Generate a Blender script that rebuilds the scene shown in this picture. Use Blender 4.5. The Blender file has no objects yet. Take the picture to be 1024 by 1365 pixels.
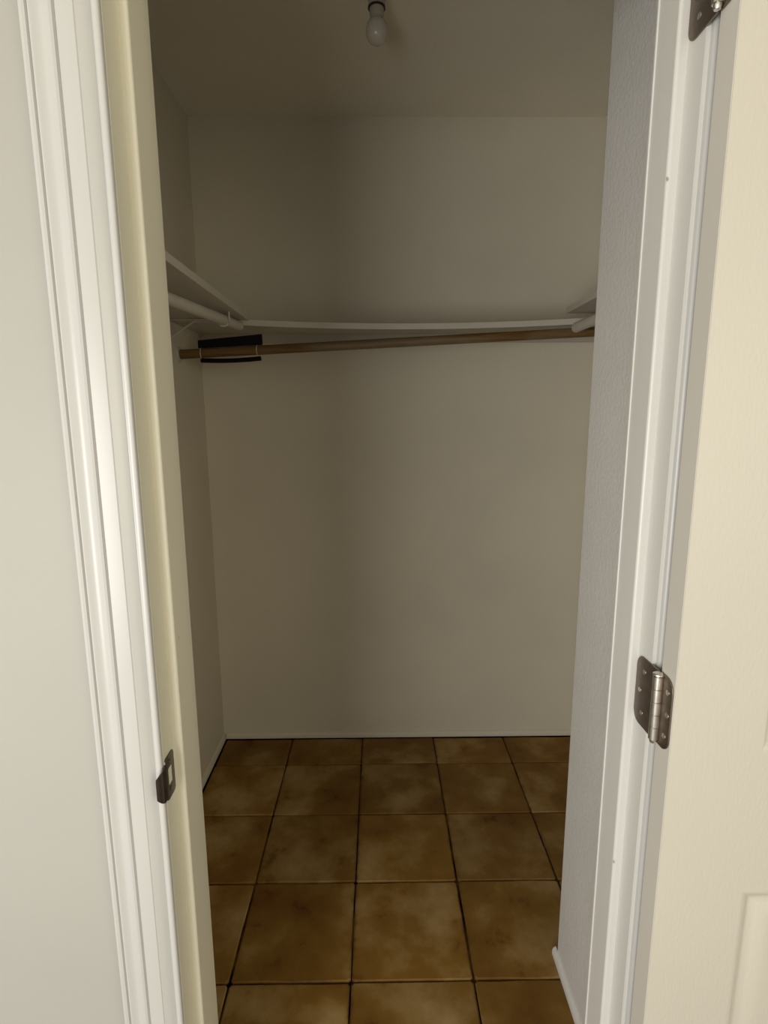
import bpy, bmesh, math, random
from mathutils import Vector, Matrix
random.seed(7)
S = bpy.context.scene
C = S.collection

# ------------------------------------------------------------ camera
F = 735.0; W, H = 1024, 1365
cd = bpy.data.cameras.new('camera'); cam = bpy.data.objects.new('camera', cd); C.objects.link(cam); S.camera = cam
cd.sensor_fit = 'VERTICAL'; cd.sensor_height = 24.0; cd.sensor_width = 24.0
cd.lens = F / H * 24.0; cd.clip_start = 0.02
def ray(px, py): return Vector(((px - 512) / F, -(py - 682.5) / F, -1.0))
yw = ray(504, 552).normalized()
dn = ray(530, 4700); dn = (dn - yw * dn.dot(yw)).normalized()
zw = -dn; xw = yw.cross(zw)
R3 = Matrix((xw, yw, zw))            # camera -> world
cam.matrix_world = Matrix.Translation((0, 0, 1.42)) @ R3.to_4x4()

# ------------------------------------------------------------ world, lamps, exposure
S.view_settings.view_transform = 'Standard'; S.view_settings.look = 'None'
S.view_settings.gamma = 1.0; S.view_settings.use_curve_mapping = False
S.view_settings.exposure = 0.70
w = bpy.data.worlds.new('room_light'); S.world = w; w.use_nodes = True
w.node_tree.nodes['Background'].inputs[0].default_value = (1.0, 0.96, 0.87, 1)
w.node_tree.nodes['Background'].inputs[1].default_value = 0.42
def area(name, loc, target, sx, sy, power, col):
    l = bpy.data.lights.new(name, 'AREA'); l.shape = 'RECTANGLE'; l.size = sx; l.size_y = sy
    l.energy = power; l.color = col
    o = bpy.data.objects.new(name, l); C.objects.link(o); o.location = loc
    o.rotation_euler = (Vector(target) - Vector(loc)).to_track_quat('-Z', 'Y').to_euler()
    return o
area('window_daylight', (-1.00, -1.0, 1.05), (0.3, 1.2, 1.15), 1.3, 1.1, 25, (1.0, 0.98, 0.94))

area('bounce_fill_right', (1.7, -1.7, 1.4), (-0.4, 1.2, 1.1), 1.4, 1.4, 14, (1.0, 0.90, 0.68))  # added warm fill standing in for bounce off the room's right side and door

# ------------------------------------------------------------ materials
def nt(name, rough=0.6, spec=0.3):
    m = bpy.data.materials.new(name); m.use_nodes = True
    t = m.node_tree; b = t.nodes['Principled BSDF']
    b.inputs['Roughness'].default_value = rough
    b.inputs['Specular IOR Level'].default_value = spec
    return m, t, b
def noise(t, scale, detail=4, stretch=None, rough=0.5, coord='Object'):
    tc = t.nodes.new('ShaderNodeTexCoord'); n = t.nodes.new('ShaderNodeTexNoise')
    n.inputs['Scale'].default_value = scale; n.inputs['Detail'].default_value = detail
    n.inputs['Roughness'].default_value = rough
    if stretch:
        mp = t.nodes.new('ShaderNodeMapping'); mp.inputs['Scale'].default_value = stretch
        t.links.new(tc.outputs[coord], mp.inputs[0]); t.links.new(mp.outputs[0], n.inputs['Vector'])
    else: t.links.new(tc.outputs[coord], n.inputs['Vector'])
    return n.outputs['Fac']
def ramp(t, fac, stops):
    r = t.nodes.new('ShaderNodeValToRGB'); e = r.color_ramp.elements
    while len(e) < len(stops): e.new(0.5)
    for k, (p, c) in enumerate(stops): e[k].position = p; e[k].color = (*c, 1)
    t.links.new(fac, r.inputs[0]); return r.outputs[0]
def bump(t, b, fac, strength, dist):
    n = t.nodes.new('ShaderNodeBump'); n.inputs['Strength'].default_value = strength
    n.inputs['Distance'].default_value = dist
    t.links.new(fac, n.inputs['Height']); t.links.new(n.outputs[0], b.inputs['Normal'])
def mixc(t, fac, a, b, mode='MIX'):
    m = t.nodes.new('ShaderNodeMix'); m.data_type = 'RGBA'; m.blend_type = mode
    if isinstance(fac, (int, float)): m.inputs[0].default_value = fac
    else: t.links.new(fac, m.inputs[0])
    for i, v in ((6, a), (7, b)):
        if isinstance(v, tuple): m.inputs[i].default_value = (*v, 1)
        else: t.links.new(v, m.inputs[i])
    return m.outputs[2]
def math_(t, op, a, b=None):
    m = t.nodes.new('ShaderNodeMath'); m.operation = op
    for i, v in ((0, a), (1, b)):
        if v is None: continue
        if isinstance(v, (int, float)): m.inputs[i].default_value = v
        else: t.links.new(v, m.inputs[i])
    return m.outputs[0]

def paint(name, c, rough=0.55, var=0.04, bs=220, bd=0.0006, bst=0.25, spec=0.3, stretch=None):
    m, t, b = nt(name, rough, spec)
    f = noise(t, 2.2, 5)
    lo = tuple(x * (1 - var) for x in c); hi = tuple(min(1, x * (1 + var)) for x in c)
    t.links.new(ramp(t, f, [(0.3, lo), (0.7, hi)]), b.inputs['Base Color'])
    bump(t, b, noise(t, bs, 3, stretch), bst, bd)
    return m
M = {}
M['wall'] = paint('wall_paint', (0.345, 0.335, 0.300))
M['closet'] = paint('closet_paint', (0.655, 0.605, 0.485), 0.7, 0.05, 160)
M['return'] = paint('return_wall_paint', (0.64, 0.62, 0.585), 0.6, 0.07, 110, 0.0022, 0.6)
M['trim'] = paint('trim_gloss_paint', (0.46, 0.455, 0.43), 0.32, 0.03, 60, 0.0004, 0.2, 0.5)
M['jamb'] = paint('jamb_yellow_lit_paint', (0.66, 0.63, 0.50), 0.38, 0.04, 70, 0.0004, 0.2, 0.5)  # yellow lighting on the strike jamb is put into this cream colour
M['jambr'] = paint('hinge_jamb_paint', (0.62, 0.61, 0.57), 0.34, 0.03, 70, 0.0004, 0.2, 0.5)
M['door'] = paint('door_paint', (0.495, 0.47, 0.40), 0.42, 0.02, 90, 0.0009, 0.55, 0.4, (2.6, 2.6, 1.0))
M['dooredge'] = paint('door_edge_paint', (0.56, 0.53, 0.47), 0.45, 0.03, 90)
M['shelf'] = paint('shelf_paint', (0.50, 0.465, 0.395), 0.6, 0.07, 50, 0.0008, 0.3)
M['ceiling'] = paint('ceiling_paint', (0.80, 0.75, 0.63), 0.8, 0.05, 90, 0.001, 0.4)
M['bulb'], t, b = nt('frosted_bulb', 0.25, 0.5); b.inputs['Base Color'].default_value = (0.52, 0.48, 0.41, 1)
M['socket'], t, b = nt('lamp_socket', 0.35, 0.5); b.inputs['Base Color'].default_value = (0.40, 0.37, 0.31, 1)
M['socketrim'], t, b = nt('lamp_socket_rim', 0.5); b.inputs['Base Color'].default_value = (0.03, 0.025, 0.02, 1)
M['black'], t, b = nt('black_plastic', 0.55, 0.15); b.inputs['Base Color'].default_value = (0.003, 0.003, 0.004, 1)
M['wire'], t, b = nt('pale_wire', 0.4); b.inputs['Base Color'].default_value = (0.6, 0.55, 0.42, 1)
M['dark'], t, b = nt('dark_hollow', 0.9, 0.05); b.inputs['Base Color'].default_value = (0.012, 0.010, 0.008, 1)
def metal(name, c, rough):
    m, t, b = nt(name, rough, 0.5); b.inputs['Metallic'].default_value = 1.0
    f = noise(t, 90, 4); t.links.new(ramp(t, f, [(0.3, tuple(x * 0.8 for x in c)), (0.7, c)]), b.inputs['Base Color'])
    return m
M['nickel'] = metal('aged_nickel', (0.27, 0.22, 0.18), 0.45)
M['pin'] = metal('bright_hinge_barrel', (0.80, 0.76, 0.68), 0.33)
M['bronze'] = metal('dark_strike_metal', (0.16, 0.14, 0.12), 0.35)
# wood rod
M['wood'], t, b = nt('varnished_pine', 0.5)
f = noise(t, 14, 6, (0.35, 9, 9)); wc = ramp(t, f, [(0.3, (0.085, 0.042, 0.009)), (0.55, (0.15, 0.085, 0.024)), (0.75, (0.21, 0.125, 0.045))])
t.links.new(mixc(t, ramp(t, noise(t, 3.5, 4, (1, 4, 4)), [(0.42, (0, 0, 0)), (0.60, (0.75, 0.75, 0.75))]), wc, (0.20, 0.155, 0.095)), b.inputs['Base Color'])
# tile
M['tile'], t, b = nt('saltillo_tile', 0.6, 0.3)
oi = t.nodes.new('ShaderNodeObjectInfo')
tc = t.nodes.new('ShaderNodeTexCoord'); va = t.nodes.new('ShaderNodeVectorMath'); va.operation = 'MULTIPLY_ADD'
cmb = t.nodes.new('ShaderNodeCombineXYZ'); t.links.new(oi.outputs['Random'], cmb.inputs[2])
va.inputs[1].default_value = (1, 1, 1); t.links.new(tc.outputs['Object'], va.inputs[0])
sc = t.nodes.new('ShaderNodeVectorMath'); sc.operation = 'SCALE'; sc.inputs['Scale'].default_value = 30; t.links.new(cmb.outputs[0], sc.inputs[0]); t.links.new(sc.outputs[0], va.inputs[2])
def tn(scale, det, r=0.55):
    n = t.nodes.new('ShaderNodeTexNoise'); n.inputs['Scale'].default_value = scale; n.inputs['Detail'].default_value = det
    n.inputs['Roughness'].default_value = r; t.links.new(va.outputs[0], n.inputs['Vector']); return n.outputs['Fac']
base = ramp(t, tn(5.5, 6), [(0.28, (0.135, 0.054, 0.004)), (0.5, (0.215, 0.113, 0.018)), (0.72, (0.38, 0.255, 0.105))])
st = ramp(t, tn(11, 5, 0.65), [(0.26, (0.38, 0.30, 0.24)), (0.38, (1, 1, 1))])
col = mixc(t, 0.7, base, st, 'MULTIPLY')
hs = t.nodes.new('ShaderNodeHueSaturation'); t.links.new(col, hs.inputs['Color'])
t.links.new(math_(t, 'MULTIPLY_ADD', oi.outputs['Random'], 0.3), hs.inputs['Value'])
t.nodes[-1].inputs[2].default_value = 0.82
# dirt that gathers along the tile's rim, broken up by noise
sx = t.nodes.new('ShaderNodeSeparateXYZ'); t.links.new(tc.outputs['Object'], sx.inputs[0])
mx = math_(t, 'MAXIMUM', math_(t, 'ABSOLUTE', sx.outputs[0]), math_(t, 'ABSOLUTE', sx.outputs[1]))
rim = math_(t, 'MULTIPLY_ADD', tn(24, 4, 0.7), 0.030); t.nodes[-2 if False else -1]
for n in t.nodes:
    pass
rimm = [n for n in t.nodes if n.type == 'MATH' and n.operation == 'MULTIPLY_ADD'][-1]; t.links.new(mx, rimm.inputs[2])
rf = ramp(t, rim, [(0.0, (0, 0, 0)), (0.162, (0, 0, 0)), (0.178, (1, 1, 1))])
t.links.new(mixc(t, rf, hs.outputs[0], (0.05, 0.022, 0.008)), b.inputs['Base Color'])
bump(t, b, tn(35, 5), 0.35, 0.002)
M['grout'], t, b = nt('dirty_grout', 0.95, 0.05)
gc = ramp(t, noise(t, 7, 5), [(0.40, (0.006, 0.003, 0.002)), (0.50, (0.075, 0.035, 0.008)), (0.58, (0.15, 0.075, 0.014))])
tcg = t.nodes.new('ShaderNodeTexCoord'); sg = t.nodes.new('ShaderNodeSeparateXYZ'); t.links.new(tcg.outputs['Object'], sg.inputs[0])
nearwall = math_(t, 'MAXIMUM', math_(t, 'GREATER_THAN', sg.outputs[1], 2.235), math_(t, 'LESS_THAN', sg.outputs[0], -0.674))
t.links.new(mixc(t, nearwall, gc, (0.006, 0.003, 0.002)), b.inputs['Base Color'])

# ------------------------------------------------------------ mesh helpers
def link(name, bm, m, parent=None, smooth=False, loc=None):
    bmesh.ops.recalc_face_normals(bm, faces=bm.faces[:])
    me = bpy.data.meshes.new(name); bm.to_mesh(me); bm.free(); me.materials.append(m)
    if smooth:
        for p in me.polygons: p.use_smooth = True
        try: me.set_sharp_from_angle(angle=math.radians(35))
        except Exception: pass
    o = bpy.data.objects.new(name, me); C.objects.link(o)
    if loc: o.location = loc
    if parent: o.parent = parent
    return o
def abox(bm, x0, x1, y0, y1, z0, z1, bev=0.0, seg=2):
    v = [bm.verts.new(p) for p in ((x0,y0,z0),(x1,y0,z0),(x1,y1,z0),(x0,y1,z0),(x0,y0,z1),(x1,y0,z1),(x1,y1,z1),(x0,y1,z1))]
    fs = [bm.faces.new([v[i] for i in q]) for q in ((0,3,2,1),(4,5,6,7),(0,1,5,4),(1,2,6,5),(2,3,7,6),(3,0,4,7))]
    if bev:
        es = list({e for f in fs for e in f.edges})
        bmesh.ops.bevel(bm, geom=es, offset=bev, segments=seg, affect='EDGES', profile=0.5)
    return bm
def box(*a, **k): return abox(bmesh.new(), *a, **k)
def prism(pts, z0, z1, bm=None, axis='z'):
    bm = bm or bmesh.new()
    def P(p, t): return (p[0], p[1], t) if axis == 'z' else ((t, p[0], p[1]) if axis == 'x' else (p[0], t, p[1]))
    a = [bm.verts.new(P(p, z0)) for p in pts]; b = [bm.verts.new(P(p, z1)) for p in pts]
    n = len(pts)
    for i in range(n): bm.faces.new((a[i], a[(i+1) % n], b[(i+1) % n], b[i]))
    bm.faces.new(a); bm.faces.new(list(reversed(b)))
    return bm
def tube(pts, r, seg=16, bm=None, caps=True):
    bm = bm or bmesh.new(); rings = []
    pts = [Vector(p) for p in pts]
    for i, p in enumerate(pts):
        d = (pts[min(i+1, len(pts)-1)] - pts[max(i-1, 0)]).normalized()
        up = Vector((0, 0, 1)) if abs(d.z) < 0.9 else Vector((1, 0, 0))
        a = d.cross(up).normalized(); c = d.cross(a)
        rr = r[i] if isinstance(r, (list, tuple)) else r
        rings.append([bm.verts.new(p + (a * math.cos(k*2*math.pi/seg) + c * math.sin(k*2*math.pi/seg)) * rr) for k in range(seg)])
    for i in range(len(rings)-1):
        for k in range(seg):
            bm.faces.new((rings[i][k], rings[i][(k+1) % seg], rings[i+1][(k+1) % seg], rings[i+1][k]))
    if caps: bm.faces.new(rings[0]); bm.faces.new(rings[-1])
    return bm
def lathe(prof, cx, cy, seg=24, bm=None):
    return tube([(cx, cy, z) for r, z in prof], [max(r, 0.0004) for r, z in prof], seg, bm)
def tag(o, label=None, cat=None, group=None, kind=None):
    if label: o['label'] = label
    if cat: o['category'] = cat
    if group: o['group'] = group
    if kind: o['kind'] = kind
    return o
def thing(name, label, cat, loc, group=None):
    o = bpy.data.objects.new(name, None); C.objects.link(o); o.location = loc; o.empty_display_size = 0.05
    return tag(o, label, cat, group)
def keep(o, p):                     # parent, keeping the place
    o.parent = p; o.matrix_parent_inverse = Matrix.Translation(p.location).inverted(); return o

# ------------------------------------------------------------ main measures (metres; camera stands at 0,0,1.42)
YF, YI = 0.690, 0.815               # room face / closet face of the door wall
XL, XR = -0.297, 0.365              # jamb faces
WL, WB, WR = -0.695, 2.257, 0.91    # closet left, back, right wall
RX, RY = 0.4655, 1.230               # short return wall on the right and its corner
CZ = 2.50
HEAD = 2.06

# ------------------------------------------------------------ structure
tag(link('wall_front', box(-2.6, XL-0.018, YF, YI, 0, CZ), M['wall']), 'pale grey-green wall left of the doorway beside the ribbed casing', kind='structure')
tag(link('wall_front', box(XR+0.018, 2.6, YF, YI, 0, CZ), M['wall']), 'pale wall hidden behind the open cream door', kind='structure')
tag(link('wall_front', box(XL-0.018, XR+0.018, YF, YI, HEAD+0.018, CZ), M['wall']), 'pale wall above the closet doorway', kind='structure')
tag(link('wall_left', box(WL-0.1, WL, YI+0.001, WB+0.1, 0, CZ), M['closet']), 'dim left side wall of the closet', kind='structure')
tag(link('wall_back', box(WL, WR+0.1, WB, WB+0.1, 0, CZ), M['closet']), 'dim grey-brown back wall of the closet', kind='structure')
tag(link('wall_right', box(RX, WR+0.1, YI+0.001, RY, 0, CZ, bev=0.004), M['return']), 'grey textured return wall just inside the hinge jamb', kind='structure')
tag(link('wall_right', box(WR, WR+0.1, RY, WB, 0, CZ), M['closet']), 'closet side wall recessed behind the grey return wall', kind='structure')
tag(link('ceiling', box(WL-0.1, WR+0.1, YI+0.001, WB+0.1, CZ, CZ+0.1), M['ceiling']), 'dim ceiling of the closet around the bare bulb', kind='structure')
tag(link('ceiling', box(-2.6, 2.6, -1.2, YI, CZ, CZ+0.1), M['ceiling']), 'ceiling of the room outside the closet', kind='structure')

# floor: grout bed with single tiles
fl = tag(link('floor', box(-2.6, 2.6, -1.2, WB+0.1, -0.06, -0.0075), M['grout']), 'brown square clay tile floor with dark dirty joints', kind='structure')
XS = [-0.387 - 0.311, -0.387, -0.078, 0.236, 0.547, 0.858, 1.169]
YS = [0.565, 0.868, 1.172, 1.476, 1.768, 2.058, 2.36]
def tile_mesh(wd, dp, seed):
    r = random.Random(seed); bm = bmesh.new(); n = 4
    def rimpts(ins):
        rr = random.Random(seed*3+1); P = []
        hx, hy = wd/2 - ins, dp/2 - ins
        for (ax, ay, bx, by) in ((-hx,-hy,hx,-hy),(hx,-hy,hx,hy),(hx,hy,-hx,hy),(-hx,hy,-hx,-hy)):
            for k in range(n):
                f = (0.018 if k == 0 else k / n)
                j = rr.uniform(-0.0013, 0.0013)
                px, py = ax+(bx-ax)*f, ay+(by-ay)*f
                if ax != bx: py += j
                else: px += j
                P.append((px, py))
            for f, in ((0.982,),): P.append((ax+(bx-ax)*f, ay+(by-ay)*f))
        return P
    a = [bm.verts.new((x, y, -0.012)) for x, y in rimpts(0.0)]
    b_ = [bm.verts.new((x, y, -0.0022)) for x, y in rimpts(0.0004)]
    c = [bm.verts.new((x, y, 0.0)) for x, y in rimpts(0.0035)]
    N = len(a)
    for lo, hi in ((a, b_), (b_, c)):
        for k in range(N): bm.faces.new((lo[k], lo[(k+1) % N], hi[(k+1) % N], hi[k]))
    bm.faces.new(c)
    bmesh.ops.recalc_face_normals(bm, faces=bm.faces[:])
    me = bpy.data.meshes.new('tile'); bm.to_mesh(me); bm.free(); me.materials.append(M['tile'])
    return me
cache = {}
for i in range(len(XS)-1):
    for j in range(len(YS)-1):
        x0, x1, y0, y1 = XS[i], XS[i+1], YS[j], YS[j+1]
        if i == 0: x0 = WL + 0.016
        if y1 > WB: y1 = WB - 0.016
        if x1 > WR: x1 = WR - 0.0005
        if x0 >= WR: continue
        if y0 > 1.1 or True:
            if x0 >= RX and y1 <= RY: continue
        if j == 0 and (x0 < -0.6 or x0 > 0.5): continue
        gap = 0.0030 if YS[j] > 1.6 else 0.0042
        o = bpy.data.objects.new('tile', tile_mesh(x1-x0-gap, y1-y0-gap, i*11+j)); C.objects.link(o)
        # tiles that run under the return wall are cut at it
        if x1 > RX and y0 < RY:
            if j < 2: x1 = min(x1, RX - 0.0005)
            o.data = tile_mesh(x1-x0-gap, y1-y0-gap, i*11+j)
        o.location = ((x0+x1)/2 + random.uniform(-.0006, .0006), (y0+y1)/2 + random.uniform(-.0006, .0006), random.uniform(-0.0012, 0.0006))
        o.rotation_euler = (random.uniform(-.002, .002), random.uniform(-.002, .002), random.uniform(-.002, .002))
        o.parent = fl

# low quarter-round strips at the closet's foot
def qr(h, d, n=5):
    return [(0, 0), (d, 0)] + [(d*math.cos(a), h*0.35 + h*0.65*math.sin(a)) for a in [k*math.pi/2/n for k in range(n+1)]]
p = qr(0.024, 0.011)
tag(link('baseboard_left', prism([(WL + a, b) for a, b in p], YI+0.002, WB-0.001, axis='y'), M['closet'], smooth=True), 'thin low painted strip along the foot of the left closet wall', kind='structure')
tag(link('baseboard_back', prism([(WB - a, b) for a, b in p], WL+0.012, WR-0.001, axis='x'), M['closet'], smooth=True), 'thin low painted strip along the foot of the back closet wall', kind='structure')
bm = prism([(RX - a, b) for a, b in qr(0.022, 0.010)], YI+0.006, RY+0.009, axis='y')
tag(link('baseboard_right', bm, M['return'], smooth=True), 'thin low rounded strip at the foot of the grey return wall', kind='structure')

# ------------------------------------------------------------ door frame
SD, ST = 0.052, 0.0125              # stop depth and thickness
YB = YI + 0.012
YBR = 0.782                         # the hinge jamb is cut shorter
def jamb_pts(x, s):                 # s = +1: the opening lies towards +x
    YB = YI + 0.012 if s > 0 else YBR
    return [(x - s*0.018, YF-0.002), (x, YF-0.002), (x, YB), (x - s*0.018, YB)]
def stop_pts(x, s):
    y0 = YF + 0.036; r = 0.004; P = [(x, y0)]
    for k in range(5):
        a = k*math.pi/8; P.append((x + s*(ST - r + r*math.sin(a)), y0 + r - r*math.cos(a)))
    if s < 0: P += [(x + s*ST, YBR-0.0035), (x + s*(ST+0.0014), YBR-0.003), (x + s*(ST+0.0014), YBR), (x, YBR)]
    else: P += [(x + s*ST, y0+SD), (x, y0+SD)]
    return P
jl = tag(link('trim_1', prism(jamb_pts(XL, 1), 0, HEAD), M['jamb']), 'painted strike-side door jamb, yellow light in its cream colour', kind='structure')
link('door_stop', prism(stop_pts(XL, 1), 0, HEAD-0.001), M['jamb'], jl)
jr = tag(link('trim_2', prism(jamb_pts(XR, -1), 0, HEAD), M['jambr']), 'off-white hinge-side door jamb', kind='structure')
link('door_stop', prism(stop_pts(XR, -1), 0, HEAD-0.001), M['jambr'], jr)
jh = tag(link('trim_3', box(XL-0.018, XR+0.018, YF-0.002, YB, HEAD, HEAD+0.018), M['jamb']), 'head jamb above the doorway', kind='structure')
link('door_stop', box(XL+0.013, XR-0.013, YF+0.036, YF+0.036+SD, HEAD-0.0125, HEAD), M['jamb'], jh)

# fluted colonial casing: list of (distance from inner edge, proudness)
CAS = [(0,0),(0,.0058),(.0008,.0076),(.0026,.0088),(.0052,.0092),(.0072,.0084),(.0082,.0062),(.0088,.0036),(.0104,.0038),(.0140,.0072),(.0180,.0098),(.0235,.0126),(.0244,.0117),(.0256,.0130),
       (.0340,.0148),(.0430,.0158),(.0446,.0138),(.0462,.0170),(.0490,.0182),(.0520,.0170),(.0570,.0145),(.0620,.0150),(.0660,.0175),(.0690,.0188),
       (.0711,.0180),(.0723,.0152),(.0740,.0184),(.0770,.0195),(.0800,.0186),(.0820,.0160),(.0820,0)]
def casing(xin, s, name, lab, mat):
    return tag(link(name, prism([(xin - s*a, YF - 0.0003 - b) for a, b in CAS], 0, HEAD+0.005), mat, smooth=True), lab, kind='structure')
cl = casing(XL-0.0006, 1, 'trim_4', 'white fluted casing up the left side of the doorway', M['trim'])
cr = casing(XR+0.005, -1, 'trim_5', 'white casing behind the open door on the hinge side', M['trim'])
tag(link('trim_6', box(XL-0.079, XR+0.0815, YF-0.018, YF-0.0003, HEAD+0.005, HEAD+0.087, bev=0.003), M['trim']), 'white casing over the doorway', kind='structure')

# ------------------------------------------------------------ door, opened flat against the wall, textured moulded panels
DX, DY0, DY1 = 0.3685, 0.6325, 0.6675
DW, DZ0, DZ1 = 0.60, 0.012, 2.045
dr = thing('door_1', None, None, (DX, DY1, 0)); dr['kind'] = 'structure'; dr['label'] = 'cream moulded panel door swung open flat against the wall at right'
def door_mesh():
    bm = bmesh.new()
    xs = [DX, DX+0.115, DX+0.265, DX+0.335, DX+0.485, DX+DW]
    zs = [DZ0, 0.22, 0.788, 0.992, 1.60, 1.70, 1.93, DZ1]
    core = DY0 + 0.010
    abox(bm, DX, DX+DW, core, DY1, DZ0, DZ1)
    rails = [(0,1),(2,3),(4,5),(6,7)]
    for a, b in ((0,1),(4,5)): abox(bm, xs[a], xs[b], DY0, core, DZ0, DZ1)
    for a, b in rails: abox(bm, xs[1], xs[4], DY0, core, zs[a], zs[b])
    for a, b in ((1,2),(3,4),(5,6)): abox(bm, xs[2], xs[3], DY0, core, zs[a], zs[b])
    return bm, xs, zs
bm, xs, zs = door_mesh()
keep(link('door_slab', bm, M['door']), dr)
keep(link('door_edge', box(DX-0.0008, DX, DY0+0.0008, DY1-0.0008, DZ0, DZ1), M['dooredge']), dr)
for a, b in ((1,2),(3,4)):
    for c, d in ((1,2),(3,4),(5,6)):
        x0, x1, z0, z1 = xs[a], xs[b], zs[c], zs[d]
        bm = bmesh.new(); prof = [(0.0, 0.0), (0.003, 0.0005), (0.008, 0.0036), (0.013, 0.0080), (0.016, 0.0088), (0.019, 0.0084), (0.025, 0.0052), (0.032, 0.0022), (0.040, 0.0008), (0.046, 0.0005)]
        rings = []
        for ins, dep in prof:
            rings.append([bm.verts.new(q) for q in ((x0+ins, DY0+dep, z0+ins), (x1-ins, DY0+dep, z0+ins), (x1-ins, DY0+dep, z1-ins), (x0+ins, DY0+dep, z1-ins))])
        bk = [bm.verts.new((v.co.x, DY0+0.012, v.co.z)) for v in rings[0]]
        rings = [bk] + rings
        for r0, r1 in zip(rings, rings[1:]):
            for k in range(4): bm.faces.new((r0[k], r0[(k+1) % 4], r1[(k+1) % 4], r1[k]))
        bm.faces.new(rings[-1]); bm.faces.new(list(reversed(rings[0])))
        keep(link('door_panel', bm, M['door'], smooth=True), dr)

# hinges: a leaf let into the jamb, a leaf on the door edge, a barrel between
def leaf_pts(wd, h, flip):          # (u away from barrel, z)
    r = min(0.016, wd*0.6); P = [(0, -h/2+0.002), ]
    P = [(0, -h/2)]
    for k in range(7):
        a = -math.pi/2 + k*math.pi/12; P.append((wd - r + r*math.cos(a), -h/2 + r + r*math.sin(a)))
    for k in range(7):
        a = k*math.pi/12; P.append((wd - r + r*math.cos(a), h/2 - r + r*math.sin(a)))
    P.append((0, h/2))
    return P
BXc, BYc, BR = 0.3610, 0.6620, 0.0062
def hinge(zc):
    h = bpy.data.objects.new('hinge', None); C.objects.link(h); h.location = (BXc, BYc, zc); h.empty_display_size = 0.03
    h.parent = dr; h.matrix_parent_inverse = Matrix.Translation(dr.location).inverted()
    def sub(o): o.parent = h; return o
    # coordinates local to hinge
    lw = 0.034
    P = [(YF - BYc - 0.004 + u, z) for u, z in leaf_pts(lw+0.004, 0.098, 0)]
    P[0] = (0.004, P[0][1] + 0.0); P[-1] = (0.004, P[-1][1])
    a = sub(link('hinge_leaf', prism(P, XR - BXc - 0.0018, XR - BXc + 0.0004, axis='x'), M['nickel']))
    P = [(-u, z) for u, z in leaf_pts(0.0275, 0.098, 0)]
    P[0] = (0.002, P[0][1]); P[-1] = (0.002, P[-1][1])
    c = sub(link('hinge_leaf', prism(P, DX - BXc - 0.0030, DX - BXc - 0.0010, axis='x'), M['nickel']))
    bm = bmesh.new(); n = 5; L = 0.089/n
    for k in range(n):
        z0 = -0.0445 + k*L
        lathe([(BR*0.9, z0+0.0002), (BR, z0+0.0008), (BR, z0+L-0.0008), (BR*0.9, z0+L-0.0002)], 0, 0, 18, bm)
    sub(link('hinge_barrel', bm, M['pin'], smooth=True))
    bm = lathe([(0.003, 0.040), (0.0030, 0.0448), (0.0062, 0.0450), (0.0070, 0.0462), (0.0068, 0.0478), (0.0045, 0.0492), (0.0, 0.0495)], 0, 0, 18)
    lathe([(0.0, -0.0500), (0.0035, -0.0492), (0.0045, -0.0470), (0.0045, -0.0446)], 0, 0, 18, bm)
    sub(link('hinge_pin', bm, M['pin'], smooth=True))
    for X, s, ys in ((XR - BXc - 0.0018, -1, (0.036+0.004, 0.050, 0.040)), (DX - BXc - 0.0030, -1, (-0.017, -0.009, -0.017))):
        for yy, zz in zip(ys, (-0.030, 0.0, 0.030)):
            if abs(zz) < 0.001: yy = yy * (0.98 if yy > 0 else 2.2)
            bm = bmesh.new()
            for k in range(1):
                pts = [(yy + 0.0036*math.cos(q*math.pi/6), zz + 0.0036*math.sin(q*math.pi/6)) for q in range(12)]
                prism(pts, X - 0.0006, X + 0.0002, bm, 'x')
            sub(link('screw', bm, M['pin']))
    return h
h1 = hinge(1.040); h1['label'] = 'brushed nickel hinge halfway down the door edge'
h2 = hinge(1.888); h2['label'] = 'upper nickel hinge at the top of the picture'
hinge(0.235)

# strike plate on the left jamb, with curved lip and latch hole
sp = bpy.data.objects.new('strike_plate', None); C.objects.link(sp); sp.location = (XL, YF-0.002, 0.921); sp.empty_display_size = 0.03
sp['label'] = 'dark metal strike plate with latch hole'
sp.parent = jl
ph, pw = 0.064, 0.031
bm = bmesh.new()
y0, y1 = 0.000, pw; hy0, hy1, hz = 0.009, 0.023, 0.013
def rr(ya, yb, z, r, n=3):
    P = []
    for cx, cz, a0 in ((yb-r, -z+r, -90), (yb-r, z-r, 0), (ya+r, z-r, 90), (ya+r, -z+r, 180)):
        for k in range(n+1):
            a = math.radians(a0 + 90*k/n); P.append((cx + r*math.cos(a), cz + r*math.sin(a)))
    return P
o_, i_ = rr(y0, y1, ph/2, 0.006), rr(hy0, hy1, hz, 0.002)
for X0, X1 in ((-0.0004, 0.0014),):
    vo0 = [bm.verts.new((X0, a, b)) for a, b in o_]; vi0 = [bm.verts.new((X0, a, b)) for a, b in i_]
    vo1 = [bm.verts.new((X1, a, b)) for a, b in o_]; vi1 = [bm.verts.new((X1, a, b)) for a, b in i_]
    n = len(o_)
    for k in range(n):
        q = (k+1) % n
        bm.faces.new((vo1[k], vo1[q], vi1[q], vi1[k])); bm.faces.new((vo0[k], vo0[q], vi0[q], vi0[k]))
        bm.faces.new((vo0[k], vo0[q], vo1[q], vo1[k])); bm.faces.new((vi0[k], vi0[q], vi1[q], vi1[k]))
link('plate', bm, M['bronze'], sp)
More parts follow.
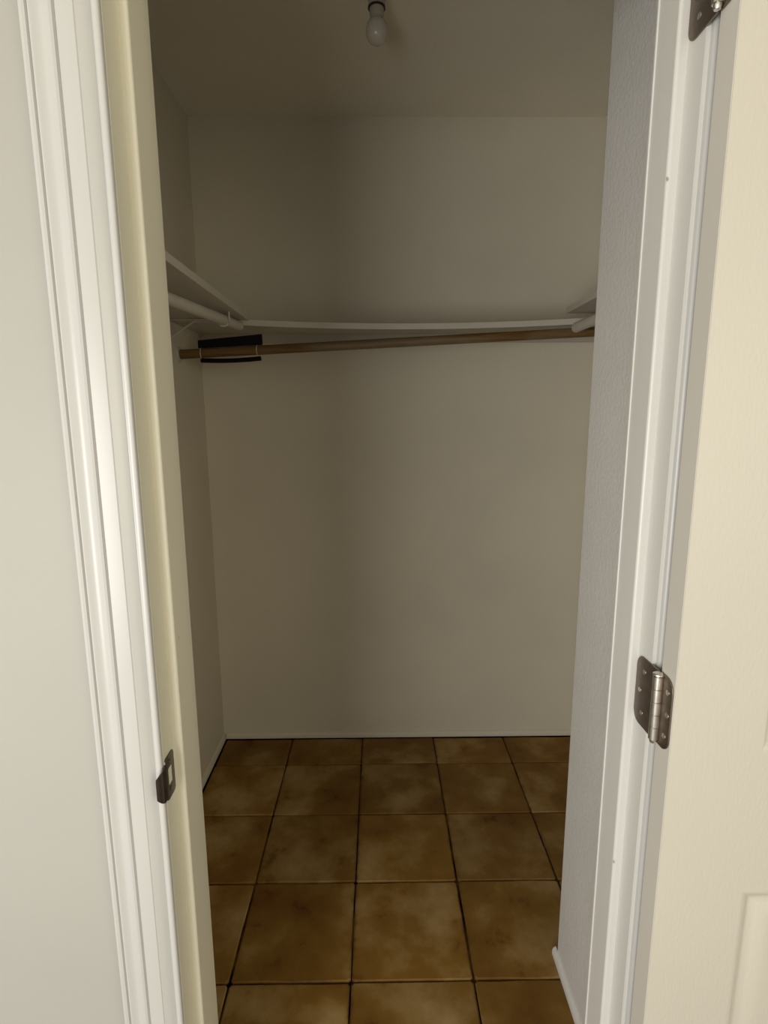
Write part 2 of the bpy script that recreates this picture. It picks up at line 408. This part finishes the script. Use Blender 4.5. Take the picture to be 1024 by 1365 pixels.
# lip curling round the jamb edge over the casing
bm = bmesh.new(); rows = []
for k in range(7):
    a = max(0, k-1)/5*math.radians(80); R = 0.0080
    yy = -R*math.sin(a) - (0.0095 if k else 0.0); xx = 0.0014 - R*(1-math.cos(a)); hh = 0.0250*(1 - 0.40*(k/6)**2)
    rows.append([bm.verts.new((xx+d*math.cos(a), yy-d*math.sin(a), z)) for d in (0.0, 0.0016) for z in (-hh, -hh*0.5, 0, hh*0.5, hh)])
for r0, r1 in zip(rows, rows[1:]):
    for base_ in (0, 5):
        for k in range(4): bm.faces.new((r0[base_+k], r0[base_+k+1], r1[base_+k+1], r1[base_+k]))
    bm.faces.new((r0[0], r0[5], r1[5], r1[0])); bm.faces.new((r0[4], r0[9], r1[9], r1[4]))
for r_ in (rows[0], rows[-1]):
    for k in range(4): bm.faces.new((r_[k], r_[k+1], r_[5+k+1], r_[5+k]))
lip = link('lip', bm, M['bronze'], sp, smooth=True)
link('latch_hole', prism(rr(hy0, hy1, hz, 0.002), -0.0002, 0.0006, axis='x'), M['jamb'], sp)
for zz in (-0.0205, 0.0205):
    pts = [(0.016 + 0.0034*math.cos(q*math.pi/6), zz + 0.0034*math.sin(q*math.pi/6)) for q in range(12)]
    link('screw', prism(pts, 0.0012, 0.0021, axis='x'), M['nickel'], sp)

# small paint chips on the stops and casing
def chip(parent, x, y, z, r, m='socket'):
    bm = bmesh.new(); bmesh.ops.create_icosphere(bm, subdivisions=1, radius=r)
    for v in bm.verts: v.co.z *= 1.8; v.co *= random.uniform(0.75, 1.15)
    o = link('paint_chip', bm, M[m]); o.location = (x, y, z); o.parent = parent; return o
chip(jr, XR-0.0118, YF+0.0368, 1.70, 0.0016)
chip(jr, XR-0.0118, YF+0.0368, 0.75, 0.0016)
chip(jl, XL+0.0125, YF+0.050, 1.11, 0.0016)

# ------------------------------------------------------------ closet shelves and rods
SB, TH = 1.730, 0.019
def board(x0, x1, y0, y1, z0, nx, sag, name='board', parent=None, zt=TH, ny=1):
    """board along x (nx>1) or y, sagging in the middle of its length"""
    bm = bmesh.new(); rows = []
    n = 24
    for k in range(n+1):
        f = k/n; s = sag * (1 - (2*f-1)**2)
        if nx: x = x0 + (x1-x0)*f; rows.append([bm.verts.new(q) for q in ((x,y0,z0-s),(x,y1,z0),(x,y1,z0+zt),(x,y0+0.0,z0+zt-s))])
        else: y = y0 + (y1-y0)*f; rows.append([bm.verts.new(q) for q in ((x0,y,z0-s*0.3),(x1,y,z0-s),(x1,y,z0+zt-s),(x0,y,z0+zt-s*0.3))])
    for r0, r1 in zip(rows, rows[1:]):
        for k in range(4): bm.faces.new((r0[k], r0[(k+1) % 4], r1[(k+1) % 4], r1[k]))
    bm.faces.new(rows[0]); bm.faces.new(rows[-1])
    return bm
SX, SY, SR = -0.430, 1.930, 0.640
# back shelf
s = thing('closet_shelf', 'sagging white shelf board along the back closet wall above the wooden rod', 'shelf', (0.1, WB, SB), 'white closet shelves')
del s['group']
keep(link('board', board(WL+0.001, WR-0.001, SY, WB-0.001, SB, 1, 0.030), M['shelf']), s)
keep(link('cleat', box(WL+0.02, WR-0.02, WB-0.018, WB-0.0005, SB-0.034, SB-0.0005, bev=0.001), M['shelf']), s)
# left shelf
s = thing('closet_shelf', 'white shelf board running along the left closet wall', 'shelf', (WL, 1.3, SB))
keep(link('board', board(WL+0.001, SX, YI+0.003, SY-0.001, SB, 0, 0.0), M['shelf']), s)
keep(link('cleat', box(WL+0.0005, WL+0.018, YI+0.003, SY-0.06, SB-0.045, SB-0.001, bev=0.001), M['shelf']), s)
bm = tube([(WL+0.003, 1.885, SB-0.070), (-0.590, 1.885, SB-0.004), (-0.56, 1.885, SB-0.0035)], 0.0032, 8)
tube([(WL+0.004, 1.885, SB-0.09), (WL+0.004, 1.885, SB-0.004), (-0.56, 1.885, SB-0.0035)], 0.0025, 8, bm)
keep(link('bracket', bm, M['shelf'], smooth=True), s)
# right shelf lies on top of the back shelf's end
s = thing('closet_shelf', 'white shelf board at the right closet wall, partly behind the grey return wall', 'shelf', (WR, 1.6, SB+TH))
keep(link('board', board(SR, WR-0.001, RY+0.002, SY+0.02, SB+TH+0.004, 0, 0.0), M['shelf']), s)
keep(link('cleat', box(WR-0.018, WR-0.0005, RY+0.003, SY-0.06, SB-0.030, SB+TH+0.003, bev=0.001), M['shelf']), s)

# wooden rod
r0, r1 = Vector((WL+0.001, 2.000, 1.628)), Vector((WR-0.001, 1.955, 1.702))
def onrod(f, dz=0, dy=0): p_ = r0.lerp(r1, f); return Vector((p_.x, p_.y+dy, p_.z+dz))
rod = thing('hanging_rod', 'brown wooden rod tilted across the closet under the back shelf', 'rod', tuple(r0))
keep(link('pole', tube([onrod(k/10) for k in range(11)], 0.0160, 20), M['wood'], smooth=True), rod)
for f, sg in ((0, 1), (1, -1)):
    a = onrod(f); bm = bmesh.new()
    pts = [(a.y + 0.026*math.cos(q*math.pi/8), a.z + 0.026*math.sin(q*math.pi/8)) for q in range(16)]
    prism(pts, a.x - sg*0.0005, a.x + sg*0.006, bm, 'x')
    keep(link('end_socket', bm, M['shelf']), rod)

# white rods along both sides
lr = thing('side_rod', 'white rod under the shelf along the left closet wall', 'rod', (-0.5, YI, 1.69))
A, B = Vector((-0.535, YI+0.002, 1.672)), Vector((-0.462, 1.925, 1.712))
keep(link('pole', tube([A.lerp(B, k/8) for k in range(9)], 0.0155, 20), M['shelf'], smooth=True), lr)
q = A.lerp(B, 0.86); bm = bmesh.new()
pts = [(q.x + 0.0185*math.sin(a), q.y, q.z - 0.0185*math.cos(a)) for a in [math.radians(d) for d in range(-80, 91, 17)]]
pts += [(q.x + 0.0185, q.y, SB)]
tube(pts, 0.0028, 8, bm)
keep(link('hook', bm, M['shelf'], smooth=True), lr)
rrd = thing('side_rod', 'white rod below the right-hand shelf beside the grey return wall', 'rod', (0.65, RY, 1.69))
keep(link('pole', tube([(0.668, RY+0.002, 1.703), (0.668, 1.925, 1.703)], 0.0165, 20), M['shelf'], smooth=True), rrd)

# black two-bar clip strapped on the wooden rod
def fx(x): return (x - r0.x) / (r1.x - r0.x)
xa, xb = -0.622, -0.400
cp = thing('rod_clip', 'black two-bar clip with thin pale wire ends strapped on the wooden rod', 'clip', tuple(onrod(fx(xa))))
bm = bmesh.new(); rows = []
for k in range(11):
    f = k/10; x = xa + (xb-xa)*f; p_ = onrod(fx(x)); top = 0.0165 + 0.026 + 0.009*f; dy = -0.008
    yy = p_.y - 0.004; hw = 0.007
    b0 = p_.z + 0.0168
    rows.append([bm.verts.new(v) for v in ((x, yy-hw, b0), (x, yy+hw, b0), (x, yy+hw, p_.z+top), (x, yy-hw, p_.z+top))])
for a, b in zip(rows, rows[1:]):
    for k in range(4): bm.faces.new((a[k], a[(k+1) % 4], b[(k+1) % 4], b[k]))
bm.faces.new(rows[0]); bm.faces.new(rows[-1])
bmesh.ops.bevel(bm, geom=[e for e in bm.edges if e.calc_face_angle(0) > 1.0], offset=0.002, segments=2, affect='EDGES')
keep(link('upper_bar', bm, M['black']), cp)
pts = []
for k in range(11):
    f = k/10; x = xa + 0.006 + (xb-xa-0.012)*f; p_ = onrod(fx(x))
    pts.append((x, p_.y-0.004, p_.z - 0.0245 - 0.004*math.sin(math.pi*f) - 0.004*f))
keep(link('lower_bar', tube(pts, 0.0078, 14), M['black'], smooth=True), cp)
for x in (xa+0.008, xb-0.018):
    p_ = onrod(fx(x)); L = [(x, p_.y + 0.0178*math.cos(a), p_.z + 0.0178*math.sin(a)) for a in [math.radians(d) for d in range(70, 291, 20)]]
    keep(link('wire', tube(L, 0.0014, 6), M['wire'], smooth=True), cp)

# bare bulb in a ceiling lampholder
BX, BY = 0.003, 1.62
lt = thing('ceiling_bulb', 'unlit bare white bulb hanging from its holder on the closet ceiling', 'light bulb', (BX, BY, CZ))
keep(link('lampholder', lathe([(0.050, CZ-0.0002), (0.048, CZ-0.010), (0.032, CZ-0.018), (0.0225, CZ-0.024), (0.0215, CZ-0.052)], BX, BY), M['socket'], smooth=True), lt)
keep(link('rim', lathe([(0.0215, CZ-0.0515), (0.0225, CZ-0.052), (0.0225, CZ-0.0550), (0.0195, CZ-0.0555)], BX, BY), M['socketrim'], smooth=True), lt)
keep(link('socket', lathe([(0.0185, CZ-0.055), (0.0180, CZ-0.073), (0.0165, CZ-0.076)], BX, BY), M['socket'], smooth=True), lt)
keep(link('bulb', lathe([(0.0140, CZ-0.075), (0.0150, CZ-0.079), (0.0210, CZ-0.084), (0.0255, CZ-0.091), (0.0278, CZ-0.099), (0.0285, CZ-0.107), (0.0275, CZ-0.115), (0.0250, CZ-0.122), (0.0205, CZ-0.1285), (0.0145, CZ-0.133), (0.0070, CZ-0.1355), (0.0, CZ-0.136)], BX, BY), M['bulb'], smooth=True), lt)
